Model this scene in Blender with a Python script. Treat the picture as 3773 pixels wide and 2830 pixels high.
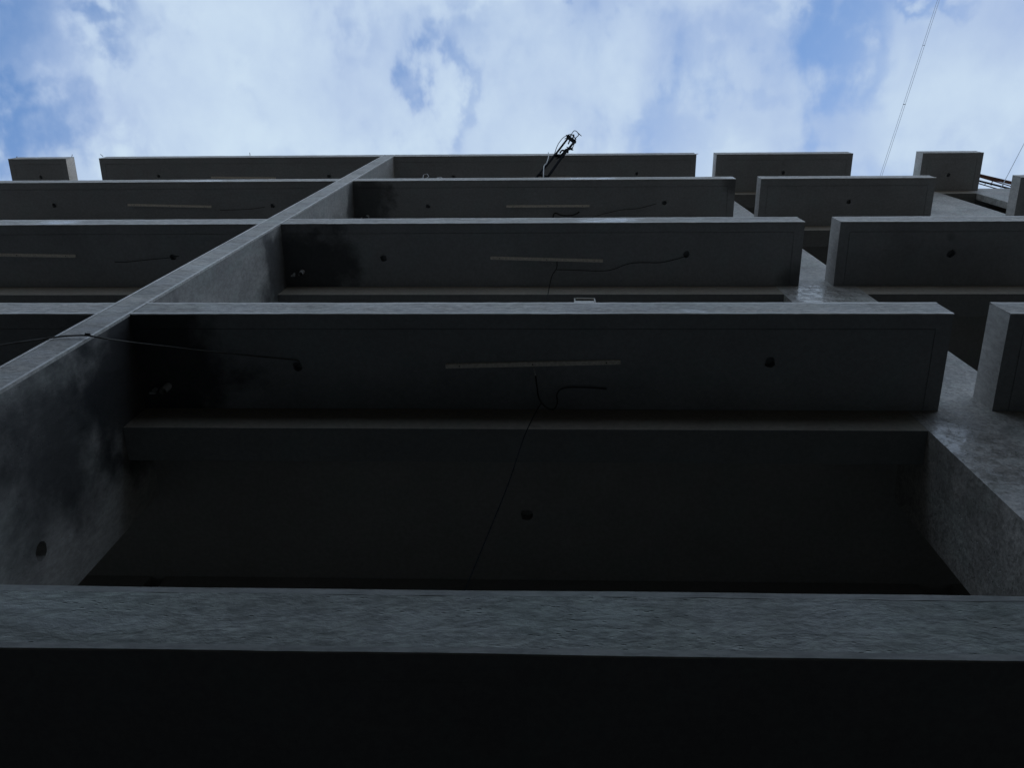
import bpy, bmesh, math, random
from mathutils import Vector, Matrix
random.seed(7)
for o in list(bpy.data.objects): bpy.data.objects.remove(o)
S = bpy.context.scene
COL = S.collection
H = 1.5                                   # eye height: the ground is z = 0

# sky: (x/z, y/z, radius x, radius y, amount) of thin and thick places in the clouds
SKY_BLOBS = [(-.58, -.07, .08, .06, -.62), (-.57, .04, .07, .05, -.60), (-.61, .09, .05, .05, -.5), (-.44, -.05, .05, .03, -.45), (-.10, .02, .018, .06, -.42), (-.09, .08, .02, .03, -.3),
             (.33, -.04, .05, .05, -.45), (.30, .03, .04, .05, -.45), (.20, .03, .04, .03, -.3), (.06, -.075, .02, .02, -.5), (.40, -.07, .05, .02, -.4), (.20, -.04, .10, .05, -.3), (-.05, -.05, .10, .04, -.25), (.12, .08, .06, .03, -.25), (-.20, -.04, .03, .05, -.25), (-.30, .03, .03, .03, -.2),
             (-.46, .09, .04, .03, .7), (-.48, -.01, .03, .04, .25), (-.20, .07, .12, .05, .25), (.02, .10, .06, .03, .3),
             (.45, .06, .10, .05, .2), (-.30, .0, .14, .10, .15)]
CLOUD_LO = (4.2, 5.4, 7.7, 1); CLOUD_HI = (6.3, 7.7, 9.0, 1); SKY_TINT = (1.45, 1.85, 2.1, 1)

# ---------------- camera, sky, sun, exposure ----------------
cam_d = bpy.data.cameras.new('camera'); cam = bpy.data.objects.new('camera', cam_d); COL.objects.link(cam)
RT = Vector((0.99938342, 0.00953129, 0.03379240)); UP = Vector((-0.00254870, -0.94021652, 0.34056777)); FW = Vector((-0.03501822, 0.34044391, 0.93961251))
cam.matrix_world = Matrix(((RT.x, UP.x, -FW.x, 0), (RT.y, UP.y, -FW.y, 0), (RT.z, UP.z, -FW.z, H), (0, 0, 0, 1)))
cam_d.sensor_fit = 'HORIZONTAL'; cam_d.sensor_width = 36.0; cam_d.lens = 3226.12 / 3773 * 36
cam_d.clip_start = 0.05; cam_d.clip_end = 2000
S.camera = cam
S.view_settings.view_transform = 'Standard'; S.view_settings.look = 'None'
S.view_settings.gamma = 1; S.view_settings.use_curve_mapping = False
S.view_settings.exposure = 0.0

SUN_EL, SUN_AZ = math.radians(52), math.radians(20)     # azimuth from +Y (behind the building) towards +X
sd = Vector((math.cos(SUN_EL) * math.sin(SUN_AZ), math.cos(SUN_EL) * math.cos(SUN_AZ), math.sin(SUN_EL)))
ld = bpy.data.lights.new('sun', 'SUN'); ld.energy = 2.2; ld.angle = math.radians(0.6); ld.color = (1, .95, .87)
lo = bpy.data.objects.new('sun', ld); COL.objects.link(lo)
lo.rotation_euler = (-sd).to_track_quat('-Z', 'Y').to_euler()

world = bpy.data.worlds.new('World'); S.world = world; world.use_nodes = True
nt = world.node_tree; N = nt.nodes; Lk = nt.links; N.clear()
def wn(t, **k):
    n = N.new(t)
    for a, v in k.items(): setattr(n, a, v)
    return n
def wmath(op, a, b=None, clamp=False):
    n = wn('ShaderNodeMath', operation=op, use_clamp=clamp)
    for i, v in enumerate((a, b)):
        if v is None: continue
        if isinstance(v, (int, float)): n.inputs[i].default_value = v
        else: Lk.new(v, n.inputs[i])
    return n.outputs[0]
sky = wn('ShaderNodeTexSky', sky_type='NISHITA', sun_disc=False)
sky.sun_elevation = SUN_EL; sky.sun_rotation = SUN_AZ
sky.air_density = 1.0; sky.dust_density = 0.6; sky.ozone_density = 1.6
tc = wn('ShaderNodeTexCoord'); sep = wn('ShaderNodeSeparateXYZ'); Lk.new(tc.outputs['Generated'], sep.inputs[0])
zc = wmath('MAXIMUM', sep.outputs[2], 0.12)
px = wmath('DIVIDE', sep.outputs[0], zc); py = wmath('DIVIDE', sep.outputs[1], zc)
cmb = wn('ShaderNodeCombineXYZ'); Lk.new(px, cmb.inputs[0]); Lk.new(py, cmb.inputs[1])
def wnoise(scale, detail, rough, dist, off=(0, 0, 0), sc=(1, 1, 1), rot=0):
    m = wn('ShaderNodeMapping'); m.inputs['Location'].default_value = off; m.inputs['Scale'].default_value = sc
    m.inputs['Rotation'].default_value = (0, 0, rot)
    Lk.new(cmb.outputs[0], m.inputs[0])
    n = wn('ShaderNodeTexNoise'); Lk.new(m.outputs[0], n.inputs['Vector'])
    n.inputs['Scale'].default_value = scale; n.inputs['Detail'].default_value = detail
    n.inputs['Roughness'].default_value = rough; n.inputs['Distortion'].default_value = dist
    return n.outputs['Fac']
n_big = wnoise(4.2, 5, .52, .08, (3.1, 1.7, .4), (1.25, .9, 1), .25)
n_mid = wnoise(10, 5, .54, .1, (.3, 5.2, 2.0), (1.3, .8, 1), .35)
n_fine = wnoise(26, 4, .5, .1, (8, 2, 5))
# clearings and thick banks of this cloud deck, by direction (x/z, y/z)
def blob(cx, cy, rx, ry, amp):
    wx = wmath('ADD', wmath('MULTIPLY', wmath('SUBTRACT', n_mid, .5), .30), cx)
    wy = wmath('ADD', wmath('MULTIPLY', wmath('SUBTRACT', n_fine, .5), .20), cy)
    dx = wmath('DIVIDE', wmath('SUBTRACT', px, wx), rx); dy = wmath('DIVIDE', wmath('SUBTRACT', py, wy), ry)
    d2 = wmath('ADD', wmath('MULTIPLY', dx, dx), wmath('MULTIPLY', dy, dy))
    return wmath('MULTIPLY', wmath('POWER', 2.718, wmath('MULTIPLY', d2, -1)), amp)
dens = wmath('ADD', wmath('MULTIPLY', wmath('SUBTRACT', n_big, .5), .8), wmath('MULTIPLY', wmath('SUBTRACT', n_mid, .5), 1.0))
dens = wmath('ADD', dens, wmath('MULTIPLY', wmath('SUBTRACT', n_fine, .5), .42))
dens = wmath('ADD', dens, .68)
for b in SKY_BLOBS: dens = wmath('ADD', dens, blob(*b))
mr = wn('ShaderNodeMapRange', interpolation_type='SMOOTHERSTEP'); Lk.new(dens, mr.inputs[0])
mr.inputs[1].default_value = -.35; mr.inputs[2].default_value = .85; mr.inputs[3].default_value = 0.0; mr.inputs[4].default_value = 1.0
# cloud body: white where thick, greyer blue where thin or shaded
shade = wn('ShaderNodeMapRange', interpolation_type='SMOOTHSTEP')
Lk.new(wmath('ADD', wmath('MULTIPLY', dens, .55), wmath('MULTIPLY', wnoise(7, 5, .5, .1, (1, 9, 3)), .9)), shade.inputs[0])
shade.inputs[1].default_value = .45; shade.inputs[2].default_value = 1.3
cm = wn('ShaderNodeMix', data_type='RGBA'); Lk.new(shade.outputs[0], cm.inputs[0])
cm.inputs[6].default_value = CLOUD_LO; cm.inputs[7].default_value = CLOUD_HI
fin = wn('ShaderNodeMix', data_type='RGBA'); Lk.new(mr.outputs[0], fin.inputs[0])
skm = wn('ShaderNodeMix', data_type='RGBA', blend_type='MULTIPLY'); skm.inputs[0].default_value = 1
Lk.new(sky.outputs[0], skm.inputs[6]); skm.inputs[7].default_value = SKY_TINT
Lk.new(skm.outputs[2], fin.inputs[6]); Lk.new(cm.outputs[2], fin.inputs[7])
bg = wn('ShaderNodeBackground'); Lk.new(fin.outputs[2], bg.inputs[0]); bg.inputs[1].default_value = 0.1
wo = wn('ShaderNodeOutputWorld'); Lk.new(bg.outputs[0], wo.inputs[0])

# measured points of the loose cables and wires (metres)
P_fin_cable = [[-1.392, 1.585, 4.721], [-1.402, 1.557, 4.686], [-1.502, 1.541, 4.671], [-1.596, 1.52, 4.64], [-1.745, 1.497, 4.62], [-1.914, 1.469, 4.59], [-2.03, 1.443, 4.56], [-2.138, 1.415, 4.52], [-2.23, 1.377, 4.45], [-2.242, 1.285, 4.216], [-2.319, 1.268, 4.208], [-2.399, 1.272, 4.222], [-2.47, 1.276, 4.218], [-2.541, 1.28, 4.191], [-2.704, 1.33, 4.313], [-2.821, 1.36, 4.376], [-2.957, 1.4, 4.462], [-3.19, 1.45, 4.569]]
P_hang2 = [[-0.053, 1.6, 4.691], [-0.04, 1.643, 4.671]]
P_cable2 = [[-0.04, 1.643, 4.671], [-0.032, 1.696, 4.641], [-0.019, 1.764, 4.621], [0.02, 1.806, 4.601], [0.062, 1.818, 4.601], [0.083, 1.786, 4.621], [0.083, 1.741, 4.651], [0.125, 1.715, 4.671], [0.236, 1.716, 4.681], [0.363, 1.728, 4.693]]
P_long2 = [[-0.011, 1.788, 4.611], [-0.056, 1.8, 4.412], [-0.101, 1.82, 4.174], [-0.156, 1.83, 3.708], [-0.219, 1.84, 3.285], [-0.276, 1.85, 2.922], [-0.307, 1.86, 2.735]]
P_cable3 = [[0.124, 1.628, 7.701], [0.121, 1.681, 7.661], [0.082, 1.741, 7.641], [0.061, 1.83, 7.651], [0.041, 1.84, 7.286], [0.03, 1.85, 6.954]]
P_cable3b = [[0.121, 1.695, 7.661], [0.28, 1.703, 7.681], [0.479, 1.712, 7.681], [0.606, 1.702, 7.681], [0.76, 1.649, 7.691], [0.9, 1.639, 7.691], [1.041, 1.639, 7.691], [1.197, 1.606, 7.701], [1.271, 1.585, 7.721]]
P_cable4 = [[0.121, 1.769, 10.776], [0.126, 1.713, 10.786], [0.15, 1.685, 10.796], [0.227, 1.706, 10.766], [0.325, 1.71, 10.766], [0.403, 1.694, 10.786], [0.442, 1.672, 10.806]]
P_cable4b = [[0.345, 1.722, 10.776], [0.559, 1.738, 10.776], [0.733, 1.696, 10.786], [0.946, 1.65, 10.796], [1.159, 1.633, 10.806], [1.453, 1.562, 10.836]]
P_cable3l = [[-3.873, 1.624, 7.701], [-3.78, 1.624, 7.691], [-3.706, 1.618, 7.691], [-3.513, 1.598, 7.691], [-3.38, 1.587, 7.691], [-3.244, 1.571, 7.721]]
P_cable4l = [[-4.004, 1.633, 10.816], [-3.759, 1.627, 10.806], [-3.558, 1.614, 10.806], [-3.399, 1.59, 10.836]]
P_hang3l = [[-4.717, 1.575, 7.701], [-4.659, 1.599, 7.681]]
P_wire5a = [[-1.447, 1.296, 11.05], [-1.453, 1.291, 11.08], [-1.443, 1.282, 11.1], [-1.431, 1.274, 11.12], [-1.448, 1.251, 11.16], [-1.477, 1.251, 11.17], [-1.495, 1.257, 11.15], [-1.498, 1.275, 11.12], [-1.488, 1.29, 11.06], [-1.458, 1.291, 11.04]]
P_wire5b = [[-1.351, 1.302, 11.03], [-1.337, 1.295, 11.05], [-1.32, 1.289, 11.07], [-1.299, 1.287, 11.09], [-1.275, 1.282, 11.1], [-1.26, 1.291, 11.07], [-1.241, 1.302, 11.03]]
P_tw = [[5.254, 1.877, 14.22], [16.302, -2.435, 40.0], [17.67, -3.366, 43.0]]
P_rc = [[7.17, 1.887, 14.22], [10.422, 1.666, 20.0], [21.931, 0.135, 40.0]]
F = {'railL': [[-0.095, 1.3, 11.03], [0.159, 1.131, 12.289], [0.384, 0.974, 13.486]], 'railR': [[0.044, 1.297, 11.059], [0.263, 1.141, 12.217], [0.452, 1.02, 13.134]], 'bar_top': [[0.363, 0.974, 13.486], [0.455, 1.022, 13.12]], 'bar_top2': [[0.374, 0.994, 13.329], [0.449, 1.031, 13.052]], 'bar_mid': [[0.142, 1.134, 12.265], [0.279, 1.143, 12.205]], 'bar_low': [[-0.048, 1.272, 11.237], [0.049, 1.289, 11.118]], 'bar_q': [[0.212, 1.15, 12.146], [0.297, 1.099, 12.533]], 'loop': [[0.154, 1.121, 12.361], [0.187, 1.071, 12.736], [0.226, 1.03, 13.052], [0.291, 0.986, 13.385], [0.356, 0.962, 13.573], [0.413, 0.954, 13.64], [0.448, 0.963, 13.573], [0.463, 0.988, 13.385], [0.46, 1.013, 13.189], [0.441, 1.042, 12.972], [0.418, 1.066, 12.788], [0.38, 1.083, 12.659]], 'arch': [[0.398, 0.968, 13.529], [0.426, 0.949, 13.676], [0.466, 0.922, 13.887], [0.5, 0.924, 13.872], [0.526, 0.944, 13.721], [0.547, 0.958, 13.617], [0.565, 0.97, 13.529]], 'arch2': [[0.471, 0.993, 13.343], [0.499, 0.977, 13.471], [0.531, 0.96, 13.602], [0.522, 0.946, 13.706]], 'clamp': [[0.298, 1.096, 12.558], [0.358, 1.079, 12.685], [0.391, 1.083, 12.659]], 'hook': [[0.231, 1.112, 12.434], [0.258, 1.095, 12.558], [0.292, 1.096, 12.558], [0.314, 1.099, 12.533]], 'spike': [[0.435, 0.991, 13.357], [0.454, 0.961, 13.587]], 'spike2': [[0.391, 1.002, 13.272], [0.36, 1.038, 12.999]], 'spike3': [[0.346, 1.082, 12.659], [0.337, 1.112, 12.434]], 'whip': [[0.066, 1.049, 11.75], [0.067, 1.092, 11.6], [0.05, 1.134, 11.45], [0.034, 1.159, 11.4], [0.008, 1.184, 11.3], [0.003, 1.301, 11.03]]}
R_a = [[7.291, 1.778, 15.3], [7.973, 1.936, 15.3]]
R_b = [[7.295, 1.799, 15.3], [7.984, 1.996, 15.3]]
R_c = [[7.133, 1.825, 15.0], [7.835, 1.998, 15.0]]
R_d = [[7.044, 1.841, 14.8], [7.439, 1.952, 14.8]]
R_p = [[[7.567, 1.863, 15.3], [7.405, 1.914, 15.0]], [[7.753, 1.935, 15.3], [7.593, 1.95, 15.0]], [[7.305, 1.878, 15.0], [7.208, 1.888, 14.8]]]
REBAR = [[[-4.659, 1.299, 14.166], [-4.782, 1.271, 14.546]], [[-7.033, 1.279, 14.166], [-7.141, 1.26, 14.316]], [[-7.545, 1.278, 14.176], [-7.607, 1.26, 14.316]], [[2.385, 1.301, 14.176], [2.437, 1.312, 14.296]], [[-8.449, 1.28, 14.176], [-8.486, 1.278, 14.256]]]
OPP_H = 7.3

# ---------------- helpers ----------------
def link(o): COL.objects.link(o); return o
def empty(name, loc, label, cat, group=None):
    o = bpy.data.objects.new(name, None); o.location = loc; o.empty_display_size = .2
    o['label'] = label; o['category'] = cat
    if group: o['group'] = group
    return link(o)
def wloc(p):
    v = Vector((0, 0, 0))
    while p: v += p.location; p = p.parent
    return v
def obj(name, bm, mat, parent=None, label=None, smooth=False, origin=None):
    """bm is in world coordinates; the object gets its own origin inside its bounds"""
    me = bpy.data.meshes.new(name)
    if origin is None:
        c = [v.co for v in bm.verts]
        origin = Vector((sum(v.x for v in c) / len(c), sum(v.y for v in c) / len(c), min(v.z for v in c)))
    bmesh.ops.translate(bm, verts=bm.verts, vec=-Vector(origin))
    bmesh.ops.recalc_face_normals(bm, faces=bm.faces)
    bm.to_mesh(me); bm.free()
    if smooth:
        for p in me.polygons: p.use_smooth = True
    mats = mat if isinstance(mat, (list, tuple)) else [mat]
    for m in mats: me.materials.append(m)
    o = bpy.data.objects.new(name, me)
    o.location = Vector(origin) - wloc(parent)
    if parent: o.parent = parent
    if label: o['label'] = label
    return link(o)
def tag(o, label=None, cat=None, group=None, kind=None):
    for k, v in (('label', label), ('category', cat), ('group', group), ('kind', kind)):
        if v: o[k] = v
    return o
def box(bm, x0, x1, y0, y1, z0, z1, mi=0):
    v = [bm.verts.new((x, y, z)) for z in (z0, z1) for y in (y0, y1) for x in (x0, x1)]
    for f in ((0, 1, 3, 2), (4, 6, 7, 5), (0, 4, 5, 1), (2, 3, 7, 6), (0, 2, 6, 4), (1, 5, 7, 3)):
        bm.faces.new([v[i] for i in f]).material_index = mi
def tube(bm, pts, r, n=8, cap=True, sag=None):
    pts = [Vector(p) for p in pts]; rings = []
    for i, p in enumerate(pts):
        d = (pts[min(i + 1, len(pts) - 1)] - pts[max(i - 1, 0)]).normalized()
        a = d.cross(Vector((0, 0, 1))); a = a.normalized() if a.length > 1e-3 else Vector((1, 0, 0)); b = d.cross(a)
        rr = r[i] if isinstance(r, (list, tuple)) else r
        rings.append([bm.verts.new(p + (a * math.cos(t) + b * math.sin(t)) * rr) for t in [2 * math.pi * k / n for k in range(n)]])
    for A, B in zip(rings, rings[1:]):
        for k in range(n): bm.faces.new((A[k], A[(k + 1) % n], B[(k + 1) % n], B[k]))
    if cap: bm.faces.new(rings[0][::-1]); bm.faces.new(rings[-1])
def up(p): return Vector((p[0], p[1], p[2] + H))
def curve(pts, sub=5):
    """Catmull-Rom through the points"""
    P = [up(p) for p in pts]; P = [P[0] * 2 - P[1]] + P + [P[-1] * 2 - P[-2]]; out = []
    for i in range(1, len(P) - 2):
        for k in range(sub):
            t = k / sub; a, b, c, d = P[i - 1], P[i], P[i + 1], P[i + 2]
            out.append(.5 * ((2 * b) + (c - a) * t + (2 * a - 5 * b + 4 * c - d) * t * t + (3 * b - a - 3 * c + d) * t ** 3))
    out.append(P[-2]); return out

# ---------------- materials ----------------
def mat(name):
    m = bpy.data.materials.new(name); m.use_nodes = True
    return m, m.node_tree, m.node_tree.nodes['Principled BSDF']
def noise(nt, vec, scale, detail=6, rough=.6, dist=0.0):
    n = nt.nodes.new('ShaderNodeTexNoise'); nt.links.new(vec, n.inputs['Vector'])
    n.inputs['Scale'].default_value = scale; n.inputs['Detail'].default_value = detail
    n.inputs['Roughness'].default_value = rough; n.inputs['Distortion'].default_value = dist
    return n.outputs['Fac']
def mapping(nt, vec, sc, loc=(0, 0, 0)):
    m = nt.nodes.new('ShaderNodeMapping'); nt.links.new(vec, m.inputs[0]); m.inputs['Scale'].default_value = sc; m.inputs['Location'].default_value = loc
    return m.outputs[0]
def mrange(nt, v, a, b, c, d, sm=True):
    m = nt.nodes.new('ShaderNodeMapRange'); m.interpolation_type = 'SMOOTHSTEP' if sm else 'LINEAR'; nt.links.new(v, m.inputs[0])
    for i, x in enumerate((a, b, c, d)): m.inputs[i + 1].default_value = x
    return m.outputs[0]
def mth(nt, op, a, b=None, clamp=False):
    n = nt.nodes.new('ShaderNodeMath'); n.operation = op; n.use_clamp = clamp
    for i, v in enumerate((a, b)):
        if v is None: continue
        if isinstance(v, (int, float)): n.inputs[i].default_value = v
        else: nt.links.new(v, n.inputs[i])
    return n.outputs[0]
def mixc(nt, f, a, b, bl='MIX'):
    n = nt.nodes.new('ShaderNodeMix'); n.data_type = 'RGBA'; n.blend_type = bl
    for i, v in ((0, f), (6, a), (7, b)):
        if isinstance(v, (int, float)): n.inputs[i].default_value = v
        elif isinstance(v, (list, tuple)): n.inputs[i].default_value = (*v, 1) if len(v) == 3 else v
        else: nt.links.new(v, n.inputs[i])
    return n.outputs[2]

def concrete(name, lo, hi, bump=.5, bscale=60, stretch=(1, 1, 1), rough=(.55, .8), gloss_at=(), stains=(), pit=True, scuff=None, blotch=.5, spec=.5, bdist=.004, grain=.25, grain_s=34):
    m, nt, B = mat(name); g = nt.nodes.new('ShaderNodeNewGeometry').outputs['Position']
    v = mapping(nt, g, stretch)
    big = noise(nt, v, 1.3, 5, .6, .6); mid = noise(nt, v, 9, 6, .65, .4); fine = noise(nt, v, 70, 4, .7)
    f = mth(nt, 'ADD', mth(nt, 'MULTIPLY', big, .5), mth(nt, 'ADD', mth(nt, 'MULTIPLY', mid, .35), mth(nt, 'MULTIPLY', fine, .25)))
    f = mrange(nt, f, .5 - .28 * blotch - .02, .5 + .28 * blotch + .1, 0, 1)
    c = mixc(nt, f, lo, hi)
    tint = mrange(nt, noise(nt, v, 4, 4, .6, .3), .45, .7, 0, .5)
    c = mixc(nt, tint, c, (hi[0] * .80, hi[1] * .90, hi[2] * .88))
    gr_ = noise(nt, v, grain_s, 7, .72, .3)
    c = mixc(nt, 1, c, mrange(nt, gr_, .36, .64, 1 - grain, 1 + grain * .6), 'MULTIPLY')
    dk = mrange(nt, noise(nt, v, 3.4, 9, .72, .2), .46, .66, 0, grain * 1.1)
    c = mixc(nt, dk, c, (lo[0] * .55, lo[1] * .58, lo[2] * .56))
    r = mrange(nt, mid, .35, .65, rough[0], rough[1])
    WOB = noise(nt, g, 2.6, 9, .62, .15) if (stains or gloss_at) else None
    def mask(cx, cy, cz, rad, soft, wob=.35, sq=(1, 1, 1)):
        d = mapping(nt, g, sq, (-cx * sq[0], -cy * sq[1], -cz * sq[2]))
        l = nt.nodes.new('ShaderNodeVectorMath'); l.operation = 'LENGTH'; nt.links.new(d, l.inputs[0])
        w = mth(nt, 'ADD', l.outputs['Value'], mth(nt, 'MULTIPLY', mth(nt, 'SUBTRACT', WOB, .5), wob * rad))
        return mrange(nt, w, rad + soft, rad - soft, 0, 1)
    for (cx, cy, cz, rad, soft, amt, sq) in stains:
        k = mask(cx, cy, cz + H, rad, soft, 2.2, sq)
        c = mixc(nt, mth(nt, 'MULTIPLY', k, amt), c, (.018, .019, .021))
    G = None
    for (cx, cy, cz, rad, soft, rr, sq) in gloss_at:
        k = mask(cx, cy, cz + H, rad, soft, 1.6, sq)
        k = mth(nt, 'MULTIPLY', k, mrange(nt, noise(nt, v, 14, 5, .65, .5), .38, .58, .25, 1))
        r = mth(nt, 'ADD', mth(nt, 'MULTIPLY', r, mth(nt, 'SUBTRACT', 1, k)), mth(nt, 'MULTIPLY', k, rr))
        G = k if G is None else mth(nt, 'MAXIMUM', G, k)
    nt.links.new(c, B.inputs['Base Color']); nt.links.new(r, B.inputs['Roughness'])
    B.inputs['Specular IOR Level'].default_value = spec
    vb = mapping(nt, g, stretch); h = noise(nt, vb, bscale, 5, .7, .5)
    h2 = noise(nt, vb, bscale * .22, 4, .6, .8)
    hh = mth(nt, 'ADD', mth(nt, 'MULTIPLY', h, .6), h2)
    if pit:
        vo = nt.nodes.new('ShaderNodeTexVoronoi'); nt.links.new(vb, vo.inputs['Vector']); vo.inputs['Scale'].default_value = bscale * 1.1
        p = mrange(nt, vo.outputs['Distance'], .05, .22, -.8, 0)
        p = mth(nt, 'MULTIPLY', p, mrange(nt, noise(nt, vb, bscale * .16, 4, .6), .48, .58, 0, 1))
        hh = mth(nt, 'ADD', hh, p)
    bn = nt.nodes.new('ShaderNodeBump'); bn.inputs['Strength'].default_value = bump; bn.inputs['Distance'].default_value = bdist
    if G is not None: nt.links.new(mrange(nt, G, 0, 1, bump, bump * .22, False), bn.inputs['Strength'])
    nt.links.new(hh, bn.inputs['Height']); nt.links.new(bn.outputs[0], B.inputs['Normal'])
    return m
def plain(name, col, rough=.6, metal=0, var=.25, bump=.2, sc=40, spec=.5):
    m, nt, B = mat(name); g = nt.nodes.new('ShaderNodeTexCoord').outputs['Object']
    f = noise(nt, g, sc, 5, .65, .4)
    c = mixc(nt, mrange(nt, f, .3, .7, 0, 1), tuple(x * (1 - var) for x in col), tuple(min(1, x * (1 + var)) for x in col))
    nt.links.new(c, B.inputs['Base Color']); B.inputs['Roughness'].default_value = rough; B.inputs['Metallic'].default_value = metal
    bn = nt.nodes.new('ShaderNodeBump'); bn.inputs['Strength'].default_value = bump; bn.inputs['Distance'].default_value = .002
    nt.links.new(f, bn.inputs['Height']); nt.links.new(bn.outputs[0], B.inputs['Normal'])
    B.inputs['Specular IOR Level'].default_value = spec
    return m

# ---------------- measured building (metres; z counted from eye height, H added on building) ----------------
DF, DW, DB, DI = 1.287, 1.859, 2.423, 3.0          # slab edge, facade, back of jambs, inner wall
ZB = [1.706, 4.701, 7.711, 10.826, 13.936]; ZT = [1.961, 4.934, 7.962, 11.027, 14.196]
BEAM = .292; FIN0, FIN1 = -2.514, -2.327
drains = [(-2.19, 1.72, z) for z in ZB]
STAIN = [(-2.27, 1.62, 4.62, .46, .16, .86, (1, 1, .75)), (-2.327, 1.70, 3.78, .38, .20, .84, (1, 1, .72)), (-2.327, 1.47, 4.30, .20, .20, .45, (1, 1, .6)),
         (-2.20, 1.66, 7.62, .44, .14, .78, (.9, 1, .8)), (-2.20, 1.56, 10.75, .30, .08, .72, (.9, 1, .9)), (3.54, 1.42, 7.72, .035, .02, .3, (1, 1, 1)),
         (2.2, 1.8, 7.72, .14, .10, .6, (1, 1, 1)), (2.27, 1.35, 10.83, .08, .07, .6, (1, .8, 1)), (3.1, 1.8, 7.72, .35, .25, .3, (.4, 1, 1)), (-.5, 1.8, 4.71, .2, .2, .35, (.2, 1, 1))]
DAMP_SHADE = concrete('damp_shaded_cement_render', (.17, .178, .155), (.37, .385, .345), bump=.7, bscale=60, grain=.36, grain_s=50, bdist=.008, stretch=(.42, 1, 1), rough=(.5, .78))  # lowest ledge: greenish damp render, its colour also darkened to stand for shade
FASC = concrete('cement_render', (.20, .182, .16), (.56, .515, .455), bump=1.0, bscale=50, grain=.38, grain_s=42, bdist=.007, stretch=(.42, 1, 1), rough=(.5, .78),
                gloss_at=[(.58, DF, 7.85, .26, .14, .10, (1, 1, 1)), (.48, DF, 10.95, .36, .12, .10, (1, 1, 1)), (-4.25, DF, 10.95, .30, .12, .10, (1, 1, 1)), (2.29, DF, 10.95, .10, .05, .12, (1, 1, 1)), (-4.4, DF, 7.86, .2, .1, .16, (1, 1, 1)), (.83, DF, 4.71, .08, .04, .14, (1, 1, 1))])
ARR = concrete('trowelled_edge', (.50, .47, .43), (.72, .68, .62), bump=.25, bscale=40, stretch=(.3, 1, 1), rough=(.4, .65), pit=False)
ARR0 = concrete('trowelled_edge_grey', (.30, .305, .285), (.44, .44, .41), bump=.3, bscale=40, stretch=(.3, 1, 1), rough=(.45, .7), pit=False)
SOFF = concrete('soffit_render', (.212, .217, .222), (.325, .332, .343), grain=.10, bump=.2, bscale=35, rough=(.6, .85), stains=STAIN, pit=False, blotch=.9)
FINM = concrete('fin_render', (.27, .255, .235), (.47, .44, .40), grain=.18, bump=.5, bscale=50, stretch=(1, 1, .5), rough=(.55, .8), stains=STAIN)
WALL = concrete('rough_wall_render', (.20, .185, .165), (.52, .48, .43), bump=1.0, bscale=30, stretch=(1, 1, .9), rough=(.5, .75),
                gloss_at=[(2.22, DW, 4.02, .30, .13, .10, (1, 1, .55)), (2.36, DW, 7.25, .30, .13, .10, (1, 1, .55))], bdist=.010, grain=.34, grain_s=45)
BEAMM = concrete('beam_render', (.22, .185, .145), (.31, .265, .21), grain=.15, bump=.4, bscale=40, rough=(.6, .85), pit=False)
INNER = concrete('inner_plaster', (.24, .225, .205), (.31, .29, .265), grain=.10, bump=.2, bscale=30, rough=(.7, .9), pit=False)
UNDER = concrete('shaded_beam_underside', (.15, .15, .145), (.22, .22, .215), grain=.10, bump=.2, bscale=30, rough=(.7, .9), pit=False)  # shade beneath the beams painted in as a darker colour
MET = plain('dark_steel', (.016, .017, .019), .95, 0, spec=0)
RUST = plain('rusty_steel', (.085, .040, .030), .75, .2, .4, .6, 25)
GALV = plain('steel_rope', (.30, .31, .33), .5, .6)
CABLE = plain('black_cable', (.045, .044, .042), .9, spec=.05)
CABLEG = plain('grey_cable', (.09, .085, .075), .8, spec=.2)
WIRE = plain('pale_wire', (.45, .44, .42), .5, .3)
PVC = plain('pale_plastic', (.42, .42, .41), .45)
BAT = plain('pale_timber', (.68, .62, .54), .7, 0, .2, .4, 60)
TRAYM = plain('cream_plastic', (.52, .48, .41), .5, 0, .1)

# ---------------- setting ----------------
def ground_mat():
    m, nt, B = mat('packed_earth'); g = nt.nodes.new('ShaderNodeNewGeometry').outputs['Position']
    f = mrange(nt, noise(nt, g, .7, 8, .65, .5), .35, .65, 0, 1); f2 = noise(nt, g, 22, 5, .7)
    c = mixc(nt, f, (.04, .033, .025), (.08, .066, .050)); c = mixc(nt, mrange(nt, f2, .5, .75, 0, .5), c, (.16, .15, .13))
    nt.links.new(c, B.inputs['Base Color']); B.inputs['Roughness'].default_value = .95
    bn = nt.nodes.new('ShaderNodeBump'); bn.inputs['Strength'].default_value = .8; bn.inputs['Distance'].default_value = .03
    nt.links.new(f2, bn.inputs['Height']); nt.links.new(bn.outputs[0], B.inputs['Normal']); return m
bm = bmesh.new(); n = 40
xs = [-600 + 1200 * (i / n) for i in range(n + 1)]
gv = [[bm.verts.new((x, y, 0)) for x in xs] for y in xs]
for j in range(n):
    for i in range(n): bm.faces.new((gv[j][i], gv[j][i + 1], gv[j + 1][i + 1], gv[j + 1][i]))
tag(obj('ground', bm, ground_mat(), origin=(0, 0, 0)), 'bare packed earth at the foot of the building', kind='structure')

# ---------------- apartment building ----------------
BLD = empty('apartment_building', (0, 2.4, 0), 'unfinished grey rendered apartment building seen steeply from below with stacked balcony ledges', 'building')

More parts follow.
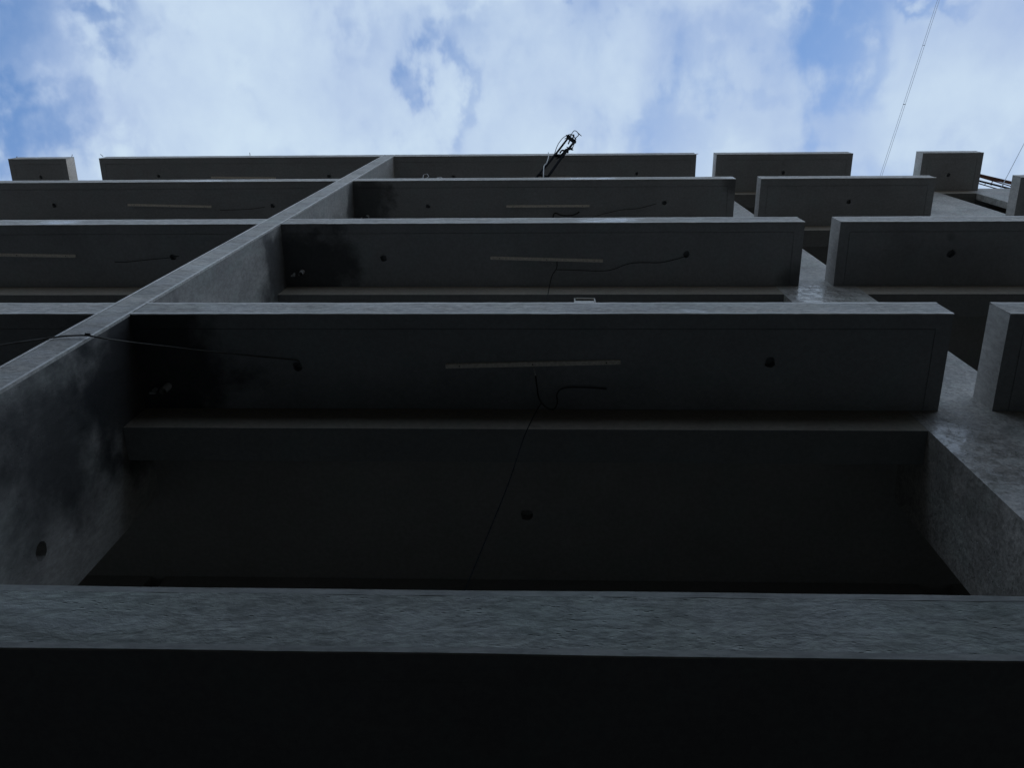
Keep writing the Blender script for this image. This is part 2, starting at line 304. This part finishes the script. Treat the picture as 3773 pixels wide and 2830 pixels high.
def fill_face(bm, outer, holes, z, mi=0, axis='z'):
    """flat face at z with openings; returns the rims"""
    P = (lambda a, b: (a, b, z)) if axis == 'z' else (lambda a, b: (z, a, b))
    es = []; rims = []
    for loop in [outer] + holes:
        vs = [bm.verts.new(P(a, b)) for a, b in loop]
        es += [bm.edges.new((vs[i], vs[(i + 1) % len(vs)])) for i in range(len(vs))]; rims.append(vs)
    r = bmesh.ops.triangle_fill(bm, use_beauty=True, use_dissolve=False, edges=es)
    for f in r['geom']:
        if isinstance(f, bmesh.types.BMFace): f.material_index = mi
    return rims
def pit_walls(bm, rim, d, mi=0):
    top = [bm.verts.new(v.co + Vector(d)) for v in rim]; n = len(rim)
    for i in range(n): bm.faces.new((rim[i], rim[(i + 1) % n], top[(i + 1) % n], top[i])).material_index = mi
    bm.faces.new(top).material_index = mi
def ragged(cx, cy, r, n=12, jit=.18):
    return [(cx + r * (1 + random.uniform(-jit, jit)) * math.cos(2 * math.pi * i / n), cy + r * (1 + random.uniform(-jit, jit)) * math.sin(2 * math.pi * i / n)) for i in range(n)]

def slab_mats(k): return [DAMP_SHADE if k == 0 else FASC, SOFF, FINM]
def slab(x0, x1, k, holes=(), groove=True, end0=True, end1=True, label=None):
    z0, z1 = ZB[k] + H, ZT[k] + H; y0, y1 = DF, DW
    bm = bmesh.new()
    def q(*p, mi=0): bm.faces.new([bm.verts.new(a) for a in p]).material_index = mi
    q((x0, y0, z0), (x1, y0, z0), (x1, y0, z1), (x0, y0, z1), mi=0)
    q((x0, y1, z0), (x1, y1, z0), (x1, y1, z1), (x0, y1, z1), mi=0)
    q((x0, y0, z0), (x0, y1, z0), (x0, y1, z1), (x0, y0, z1), mi=2); q((x1, y0, z0), (x1, y1, z0), (x1, y1, z1), (x1, y0, z1), mi=2)
    q((x0, y0, z1), (x1, y0, z1), (x1, y1, z1), (x0, y1, z1), mi=0)
    # soffit: border, drip groove, panel with the raw outlet holes
    w, gr, gd = (.085, .006, .004) if k else (.085, .001, .0002)
    a0 = x0 + (w if end0 else 0); a1 = x1 - (w if end1 else 0); b0 = y0 + w
    c0 = a0 + (gr if end0 else 0); c1 = a1 - (gr if end1 else 0); e0 = b0 + gr
    q((x0, y0, z0), (x1, y0, z0), (x1, b0, z0), (x0, b0, z0), mi=1)
    if end0: q((x0, b0, z0), (a0, b0, z0), (a0, y1, z0), (x0, y1, z0), mi=1)
    if end1: q((a1, b0, z0), (x1, b0, z0), (x1, y1, z0), (a1, y1, z0), mi=1)
    g = z0 + gd
    q((a0, b0, z0), (a1, b0, z0), (a1, b0, g), (a0, b0, g), mi=1); q((c0, e0, z0), (c1, e0, z0), (c1, e0, g), (c0, e0, g), mi=1)
    q((a0, b0, g), (a1, b0, g), (a1, e0, g), (a0, e0, g), mi=1)
    if end0:
        q((a0, b0, z0), (a0, y1, z0), (a0, y1, g), (a0, b0, g), mi=1); q((c0, e0, z0), (c0, y1, z0), (c0, y1, g), (c0, e0, g), mi=1)
        q((a0, e0, g), (c0, e0, g), (c0, y1, g), (a0, y1, g), mi=1)
    if end1:
        q((a1, b0, z0), (a1, y1, z0), (a1, y1, g), (a1, b0, g), mi=1); q((c1, e0, z0), (c1, y1, z0), (c1, y1, g), (c1, e0, g), mi=1)
        q((a1, e0, g), (c1, e0, g), (c1, y1, g), (a1, y1, g), mi=1)
    rims = fill_face(bm, [(c0, e0), (c1, e0), (c1, y1), (c0, y1)], [ragged(hx, hy, r) for hx, hy, r in holes], z0 - .0004, 1)
    for r in rims[1:]: pit_walls(bm, r, (0, 0, .055), 1)
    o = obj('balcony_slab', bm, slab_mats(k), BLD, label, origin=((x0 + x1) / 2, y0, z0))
    # smooth trowelled arrises, slightly proud and hand made
    for nm, za, zb in (('edge_strip', z1 - .021, z1 + .002), ('edge_strip', z0 - .002, z0 + .019)):
        b2 = bmesh.new(); n = max(6, int((x1 - x0) / .07)); prev = None
        for i in range(n + 1):
            x = x0 + (x1 - x0) * i / n; j = random.uniform(-.0016, .0016); lw = .0022 * (1 + math.sin(x * 3.1 + k * 2) * .6 + math.sin(x * 7.7 + k) * .4)
            jj = random.uniform(-.0025, .0025)
            za_, zb_ = (za + jj, zb + lw + j * .6) if za > z0 + .05 else (za - lw + j * .6, zb + jj)
            yy = y0 - .0025 + j * .6
            cur = [b2.verts.new(p) for p in ((x, y0 + .006, za_), (x, yy + .0022, za_ + .0002), (x, yy, zb_ - .004), (x, y0 + .006, zb_))]
            if prev:
                for a in range(4): b2.faces.new((prev[a], prev[(a + 1) % 4], cur[(a + 1) % 4], cur[a]))
            else: b2.faces.new(cur)
            prev = cur
        b2.faces.new(prev)
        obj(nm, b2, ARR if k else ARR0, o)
    return o

BAYS = [(-8.45, -7.52), (-6.99, FIN0 + .01), (FIN1 - .01, 2.27), (2.58, 4.70), (5.73, 6.69)]
HOLES = {0: [(-7.965, 1.575)], 1: [(-6.08, 1.567), (-3.35, 1.585)], 2: [(-1.42, 1.60), (1.46, 1.57)], 3: [(3.68, 1.57)], 4: [(6.225, 1.622)]}
for k in range(5):
    for j, (x0, x1) in enumerate(BAYS):
        if k == 2 and j == 3: hs = [(3.562, 1.571, .036)]
        else: hs = [(a + (-.19 if k in (1, 2) and j == 2 and a > 1 else 0) + random.uniform(-.02, .02), b, random.uniform(.026, .032)) for a, b in HOLES[j]]
        # the slab ends differ by a centimetre or two, as cast
        X0 = {3: [2.544, 2.544, 2.580, 2.617, 2.659][k]}.get(j, x0); X1 = {2: [2.243, 2.243, 2.275, 2.317, 2.353][k], 3: [4.69, 4.69, 4.69, 4.688, 4.730][k]}.get(j, x1)
        if j == 4: X0, X1 = [(5.70, 6.62), (5.70, 6.62), (5.70, 6.62), (5.68, 6.62), (5.78, 6.69)][k]
        s = slab(X0, X1, k, hs, end0=(j != 2), end1=(j != 1))
        if j == 2:      # drain stub hanging through the slab in the corner by the fin
            dx, dy, dz = drains[k][0], drains[k][1], ZB[k] + H
            b2 = bmesh.new(); tube(b2, [(dx + .02, dy, dz + .02), (dx + .022, dy + .002, dz - .085)], .021, 14, cap=False)
            tube(b2, [(dx + .022, dy + .002, dz - .085), (dx + .02, dy, dz + .02)], .017, 14, cap=False)
            obj('drain_pipe', b2, PVC, s, 'pale plastic drain stub under the slab in the fin corner', smooth=True)
            b3 = bmesh.new(); tube(b3, [(dx - .055, dy + .02, dz + .01), (dx - .058, dy + .02, dz - .035)], [.012, .009], 10)
            box(b3, dx - .075, dx - .04, dy + .022, dy + .034, dz - .05, dz - .034)
            obj('pipe_clip', b3, PVC, s)

# fin: one wall from the ground to the roof, with a broken-out box hole low on its right face
ztop = ZT[4] + H
bm = bmesh.new()
def q(*p, mi=0): bm.faces.new([bm.verts.new(a) for a in p]).material_index = mi
fx0, fx1 = FIN0, FIN1; fy0 = DF - .0015
q((fx0, fy0, 0), (fx1, fy0, 0), (fx1, fy0, ztop), (fx0, fy0, ztop)); q((fx0, DB, 0), (fx1, DB, 0), (fx1, DB, ztop), (fx0, DB, ztop), mi=1)
q((fx0, fy0, 0), (fx0, DB, 0), (fx0, DB, ztop), (fx0, fy0, ztop), mi=1); q((fx0, fy0, ztop), (fx1, fy0, ztop), (fx1, DB, ztop), (fx0, DB, ztop))
hz = 3.49 + H
hole = [(2.062, hz + .03), (2.085, hz + .042), (2.118, hz + .036), (2.136, hz + .02), (2.142, hz - .02), (2.130, hz - .045), (2.085, hz - .05), (2.058, hz - .03), (2.05, hz)]
rims = fill_face(bm, [(fy0, 0), (DB, 0), (DB, ztop), (fy0, ztop)], [hole], fx1, 1, 'x')
pit_walls(bm, rims[1], (-.06, 0, 0), 1)
FIN = obj('partition_fin', bm, [FASC, FINM], BLD, 'upright rendered fin wall rising between the left and middle balconies', origin=((fx0 + fx1) / 2, DF, 0))
for x_, y_ in ((FIN0, 'l'), (FIN1, 'r')):
    b2 = bmesh.new(); n = 150; prev = None
    for i in range(n + 1):
        z = ztop * i / n; j = random.uniform(-.0015, .0015); s_ = -1 if y_ == 'l' else 1; w = .012 + j
        cur = [b2.verts.new(p) for p in ((x_ + s_ * (.0025 + j * .5), DF + .012, z), (x_ + s_ * (.0025 + j * .5), DF - .004, z), (x_ - s_ * w, DF - .004 + j * .5, z), (x_ - s_ * w, DF + .008, z))]
        if prev:
            for a in range(4): b2.faces.new((prev[a], prev[(a + 1) % 4], cur[(a + 1) % 4], cur[a]))
        else: b2.faces.new(cur)
        prev = cur
    b2.faces.new(prev); obj('edge_strip', b2, ARR, FIN)

# facade piers and, between them at every floor, the beams over the openings
PIERS = [(-13.0, -8.20, DB), (-7.65, -6.92, DB), (2.072, 2.778, DB), (4.58, 6.02, DB), (6.545, 13.0, 1.95)]
for x0, x1, yb in PIERS:
    bm = bmesh.new(); box(bm, x0, x1, DW, yb, 0, ztop); obj('facade_pier', bm, WALL, BLD)
    if yb < 2:
        bm = bmesh.new(); box(bm, x0 + .9, x1, yb, DB, 0, ztop); obj('inner_pier', bm, INNER, BLD)
        for k in range(5):
            bm = bmesh.new(); box(bm, x0 + .02, x0 + .9, yb + .0005, 2.0595, ZB[k] + H - BEAM + .002, ZT[k] + H - .002); obj('beam_stub', bm, SOFF, BLD)
OPEN = [(-8.20, -7.65), (-6.92, FIN0), (FIN1, 2.072), (2.778, 4.58), (6.02, 6.545)]
for k in range(5):
    for x0, x1 in OPEN:
        bm = bmesh.new(); box(bm, x0 + .0005, x1 - .0005, DW + .001, 2.06, ZB[k] + H - BEAM, ZT[k] + H)
        for f in bm.faces:
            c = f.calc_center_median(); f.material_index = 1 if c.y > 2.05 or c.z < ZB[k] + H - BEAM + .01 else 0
        obj('lintel_beam', bm, [BEAMM, UNDER], BLD)
# floors, with the raw outlet hole in the room ceilings
for k in range(5):
    bm = bmesh.new(); z0, z1 = ZB[k] + H + .003, ZT[k] + H - .003
    rims = fill_face(bm, [(-13, 2.061), (13, 2.061), (13, 12), (-13, 12)], [ragged(x, 2.54, .042) for x in (-4.7, -.096, 3.68)], z0)
    for r in rims[1:]: pit_walls(bm, r, (0, 0, .06))
    def q(*p): bm.faces.new([bm.verts.new(a) for a in p])
    q((-13, 2.061, z1), (13, 2.061, z1), (13, 12, z1), (-13, 12, z1)); q((-13, 2.061, z0), (13, 2.061, z0), (13, 2.061, z1), (-13, 2.061, z1))
    q((-13, 12, z0), (13, 12, z0), (13, 12, z1), (-13, 12, z1)); q((-13, 2.061, z0), (-13, 12, z0), (-13, 12, z1), (-13, 2.061, z1)); q((13, 2.061, z0), (13, 12, z0), (13, 12, z1), (13, 2.061, z1))
    obj('floor_slab', bm, INNER, BLD, origin=(0, 2.061, z0))
    zb = (ZT[k - 1] + H if k else 0) + .001
    for a, b in ((-12.9, -7.2), (-6.7, -2.47), (-2.37, 2.30), (2.50, 5.2), (5.5, 12.9)):
        bm = bmesh.new(); box(bm, a, b, DI, DI + .15, zb, z0 - .001); obj('inner_wall', bm, INNER, BLD)
bm = bmesh.new(); box(bm, -13, 13, 12.0, 12.2, 0, ztop + .5); obj('rear_wall', bm, WALL, BLD)
for x in (-13.2, 13.0):
    bm = bmesh.new(); box(bm, x, x + .2, DW, 12.2, 0, ztop - .002); obj('side_wall', bm, WALL, BLD)
# starter bars left sticking out of the top slab edge
for p in REBAR:
    bm = bmesh.new(); a, b = up(p[0]), up(p[1]); tube(bm, [a, (a * .4 + b * .6) + Vector((.004, 0, 0)), b], .005, 6); obj('starter_bar', bm, RUST, BLD)

# ---------------- unseen low block behind the viewer, added to shade the lower ledges ----------------
OPP = empty('facing_shade_block', (0, -3.2, 0), 'unseen dark rendered block facing the balconies, added to shade the lower ledges', 'building')
def opp():
    y1 = -3.2; hgt = OPP_H
    xs = [-14, -10.5, -9.1, -5.6, -4.2, -.7, .7, 4.2, 5.6, 9.1, 10.5, 14]; zs = [0, 1.0, 2.3, 4.0, 5.3, hgt] if hgt > 5.4 else [0, 1.0, 2.3, hgt]
    bm = bmesh.new()
    for i in range(len(xs) - 1):
        for j in range(len(zs) - 1):
            if i % 2 == 1 and j % 2 == 1: continue
            box(bm, xs[i], xs[i + 1], y1 - .25, y1, zs[j], zs[j + 1])
    bmesh.ops.remove_doubles(bm, verts=bm.verts, dist=.0005)
    obj('wall', bm, OPPM, OPP)
    bm = bmesh.new(); box(bm, -14, 14, -9, y1 - .26, hgt - .25, hgt - .001); box(bm, -14, 14, -9.2, -9.0, 0, hgt); box(bm, -14.2, -14, -9.2, y1 - .26, 0, hgt - .002); box(bm, 14, 14.2, -9.2, y1 - .26, 0, hgt - .002)
    obj('shell', bm, OPPM, OPP)
    for i in range(1, len(xs) - 1, 2):
        for j in range(1, len(zs) - 1, 2):
            bm = bmesh.new(); a, b, c, d = xs[i], xs[i + 1], zs[j], zs[j + 1]
            for u in ((a, a + .06, c, d), (b - .06, b, c, d), (a + .06, b - .06, c, c + .06), (a + .06, b - .06, d - .06, d), ((a + b) / 2 - .03, (a + b) / 2 + .03, c + .06, d - .06)):
                box(bm, u[0], u[1], y1 - .16, y1 - .10, u[2], u[3])
            w = obj('window', bm, MET, OPP)
            bm = bmesh.new(); box(bm, a + .06, b - .06, y1 - .135, y1 - .125, c + .06, d - .06); obj('pane', bm, GLASS, w)
GLASS, _nt, _B = mat('dark_window_glass'); _B.inputs['Base Color'].default_value = (.02, .025, .03, 1); _B.inputs['Roughness'].default_value = .08
OPPM = concrete('dark_render', (.09, .08, .065), (.165, .145, .118), bump=.5, bscale=30, rough=(.7, .9), pit=False)
opp()

# ---------------- battens under the balconies ----------------
def batten(a, b, label, wire=None):
    a, b = up(a), up(b); mid = (a + b) / 2
    e = empty('batten', mid, label, 'batten', 'battens fixed under the balcony slabs')
    bm = bmesh.new(); d = (b - a).normalized(); s = Vector((-d.y, d.x, 0)) * .0135; z = Vector((0, 0, -.016)); o_ = Vector((0, 0, -.001))
    v = []
    for p in (a, b):
        for sg in (-1, 1):
            v += [bm.verts.new(p + s * sg + o_), bm.verts.new(p + s * sg * .92 + z)]
    for f in ((0, 2, 3, 1), (4, 5, 7, 6), (0, 1, 5, 4), (2, 6, 7, 3), (1, 3, 7, 5), (0, 4, 6, 2)): bm.faces.new([v[i] for i in f])
    obj('strip', bm, BAT, e)
    for t in (.08, .5, .92):
        bm = bmesh.new(); p = a.lerp(b, t); tube(bm, [p + z, p + z + Vector((0, 0, -.003))], .004, 8); obj('screw', bm, MET, e)
    if wire:
        bm = bmesh.new(); tube(bm, curve(wire, 4), .0032, 6); obj('wire_tail', bm, WIRE, e, smooth=True)
batten((-.551, 1.593, 4.701), (.437, 1.567, 4.701), 'pale batten under the lowest visible middle slab, just above the open dark room', P_hang2)
batten((-.468, 1.597, 7.711), (.532, 1.625, 7.711), 'pale batten under the third middle slab, sloping down to the right', [(.072, 1.637, 7.70), (.09, 1.648, 7.685)])
batten((-.450, 1.604, 10.826), (.564, 1.603, 10.826), 'pale batten under the middle slab just below the topmost, level and short looking')
batten((-.594, 1.635, 13.936), (.432, 1.624, 13.936), 'faint batten under the topmost middle slab, behind the foot of the steel mast')
batten((-5.157, 1.565, 10.826), (-4.108, 1.591, 10.826), 'pale batten left of the fin, under the slab just below the topmost')
batten((-5.30, 1.550, 7.711), (-4.228, 1.570, 7.711), 'pale batten left of the fin, running out of the left edge of the picture', P_hang3l)
batten((-5.235, 1.592, 13.936), (-4.206, 1.608, 13.936), 'faint batten left of the fin under the topmost slab, mostly hidden by the edge below')

# ---------------- cables ----------------
def cable(pts, r, m, label, sub=6, name='cable', cat='cable', knots=()):
    if knots:
        e = empty(name, up(pts[0]), label, cat)
        bm = bmesh.new(); tube(bm, curve(pts, sub), r, 7); obj('cord', bm, m, e, smooth=True)
        for kpt in knots:
            bm = bmesh.new(); c = up(kpt)
            for i in range(3): tube(bm, [c + Vector((-.012 + .008 * i, -.004, -.012)), c + Vector((-.010 + .009 * i, -.010, .0)), c + Vector((-.013 + .008 * i, -.002, .014))], .005, 6)
            obj('knot', bm, m, e, smooth=True)
        return e
    bm = bmesh.new(); tube(bm, curve(pts, sub), r, 7)
    return tag(obj(name, bm, m, smooth=True), label, cat)
cable(P_fin_cable, .0045, CABLEG, 'long sagging cable slung from the ceiling hole round the edge of the fin wall', knots=[P_fin_cable[10]])
cable(P_cable2, .0042, CABLE, 'black cable looping in a hook below the lowest visible middle slab')
cable(P_long2, .0030, MET, 'thin black cable dangling at a slant across the open dark room')
cable(P_cable3, .0038, CABLE, 'black cable dropping from the third slab batten past the beam')
cable(P_cable3b, .0030, CABLE, 'wavy black cable running right from a batten to a ceiling hole, third slab')
cable(P_cable4, .009, CABLE, 'thick black cable bundle drooping under the slab just below the topmost')
cable(P_cable4b, .0030, CABLE, 'thin cable running right under the slab just below the topmost to a ceiling hole')
cable(P_cable3l, .0028, CABLE, 'thin cable left of the fin on the third slab, ending at a ceiling hole')
cable(P_cable4l, .0028, CABLE, 'thin cable left of the fin, one slab below the topmost, ending at a ceiling hole')
cable(P_wire5a, .0035, WIRE, 'coil of pale wire sticking up from the slab edge near the fin', name='wire_coil', cat='wire')
cable(P_wire5b, .005, WIRE, 'bent piece of pale wire lying on the slab edge, right of the coil', name='wire_offcut', cat='wire')
for pts, lab in ((P_tw, 'twin steel rope rising across the sky on the right'),):
    e = empty('steel_rope', up(pts[0]), lab, 'rope')
    a, b, c = [up(p) for p in pts]
    side = Vector((1, 0, 0))
    for s in (-1, 1):
        bm = bmesh.new(); pp = [a.lerp(c, i / 40) + side * s * (.014 + .03 * i / 40) for i in range(41)]
        tube(bm, pp, [.0028 + .006 * i / 40 for i in range(41)], 6); obj('strand', bm, GALV, e, smooth=True)
    for t in (.022, .2, .45):
        p = a.lerp(c, t); bm = bmesh.new(); w_ = .018 + .03 * t; box(bm, p.x - w_, p.x + w_, p.y - .006, p.y + .006, p.z - .01, p.z + .01); obj('rope_clamp', bm, MET, e)
    bm = bmesh.new(); box(bm, a.x - .06, a.x + .06, a.y + .02, a.y + .14, ztop - .001, ztop + .02); tube(bm, [a + Vector((0, .06, 0)), a + Vector((0, -.0, .06))], .012, 8); obj('anchor', bm, MET, e)
cable(P_rc, .006, GALV, 'single thin steel rope at the right edge of the sky above the rusty frame', name='steel_rope', cat='rope')

# ---------------- steel mast leaning out over the slab edge ----------------
MA = empty('hoist_mast', up(F['railL'][0]), 'dark twin-pole steel mast with tangled wire leaning out over the middle slab edge', 'mast')
def mp(name, pts, r, m=MET, sub=4):
    bm = bmesh.new(); tube(bm, curve(pts, sub), r, 8); return obj(name, bm, m, MA, smooth=True)
mp('pole', F['railL'], .015); mp('pole', F['railR'], .017)
mp('crossbar', F['bar_top'], .024); mp('crossbar', F['bar_top2'], .017); mp('crossbar', F['bar_mid'], .020); mp('crossbar', F['bar_low'], .016); mp('brace', F['bar_q'], .011)
mp('wire_loop', F['loop'], .0055, CABLEG, 8); mp("guide_wire", F['arch'], .0055, MET, 6); mp('guide_wire', F['arch2'], .006, MET, 6)
mp('clamp', F['clamp'], .013); mp('hook', F['hook'], .012, MET, 6); mp('bolt', F['spike'], .012); mp('bolt', F['spike2'], .010); mp('bolt', F['spike3'], .012)
def star(c, r, n):   # splayed wire ends twisted round the poles
    bm = bmesh.new(); c = up(c)
    for i in range(n):
        d = Vector((random.uniform(-1, 1), random.uniform(-.5, .5), random.uniform(-1.2, 1.6))).normalized() * r * random.uniform(.4, .8)
        tube(bm, [c - d * .3, c, c + d], [.009, .010, .0035], 6)
    obj('wire_tie', bm, MET, MA)
star(F['railL'][2], .10, 6); star(F['clamp'][1], .11, 7); star(F['bar_q'][0], .07, 5); star(F['railR'][2], .10, 6); star(F['clamp'][2], .09, 5)
bm = bmesh.new(); tube(bm, curve(F['whip'], 5), .006, 6); obj('whip_wire', bm, WIRE, MA, smooth=True)

# ---------------- rusty steel frame on the roof at the right ----------------
RF = empty('rusty_frame', (7.5, 2.0, ztop), 'rusty red steel frame projecting beyond the small topmost slab at far right', 'frame')
def beam(a, b, w, h, m, name):
    a, b = up(a), up(b); d = (b - a).normalized(); s = d.cross(Vector((0, 0, 1))).normalized() * w / 2; u = s.cross(d).normalized() * h / 2
    bm = bmesh.new(); v = [bm.verts.new(p + s * i + u * j) for p in (a, b) for i, j in ((-1, -1), (1, -1), (1, 1), (-1, 1))]
    for f in ((0, 1, 2, 3), (4, 7, 6, 5), (0, 4, 5, 1), (1, 5, 6, 2), (2, 6, 7, 3), (3, 7, 4, 0)): bm.faces.new([v[i] for i in f])
    return obj(name, bm, m, RF)
beam(R_a[0], R_a[1], .055, .05, RUST, 'top_beam'); beam(R_b[0], R_b[1], .018, .03, RUST, 'rail'); beam(R_c[0], R_c[1], .030, .03, MET, 'rail'); beam(R_d[0], R_d[1], .016, .03, MET, 'rail')
for a, b in R_p: beam(a, b, .012, .012, RUST, 'post')
for x, y in ((7.30, 1.90), (7.85, 2.02)):
    beam((x, y, ZT[4]), (x, y, 15.3), .03, .03, RUST, 'post')

# ---------------- small tray left on the slab edge ----------------
TR = empty('paint_tray', (.245, 1.32, ZT[1] + H), 'small cream tray in two halves with a thin wire handle on the slab edge', 'tray')
zt = ZT[1] + H + .003
def plate(x0, x1, skew, name):
    bm = bmesh.new(); y0, y1 = 1.290, 1.38
    bot = [(x0, y0, zt), (x1, y0, zt), (x1 + skew, y0 - .001, zt + .050), (x0 + skew, y0 - .001, zt + .052)]
    bk = [(x, y + .06, z) for x, y, z in bot]
    v = [bm.verts.new(p) for p in bot + bk]
    for f in ((0, 1, 2, 3), (4, 7, 6, 5), (0, 4, 5, 1), (1, 5, 6, 2), (2, 6, 7, 3), (3, 7, 4, 0)): bm.faces.new([v[i] for i in f])
    obj(name, bm, TRAYM, TR)
plate(.176, .226, .012, 'half_tray'); plate(.231, .296, .006, 'half_tray')
bm = bmesh.new(); tube(bm, curve([(.187, 1.30, ZT[1] + .05), (.188, 1.292, ZT[1] + .098), (.195, 1.288, ZT[1] + .108), (.295, 1.288, ZT[1] + .102), (.303, 1.29, ZT[1] + .095), (.306, 1.30, ZT[1] + .01)], 5), .0038, 8)
obj('handle', bm, TRAYM, TR, smooth=True)
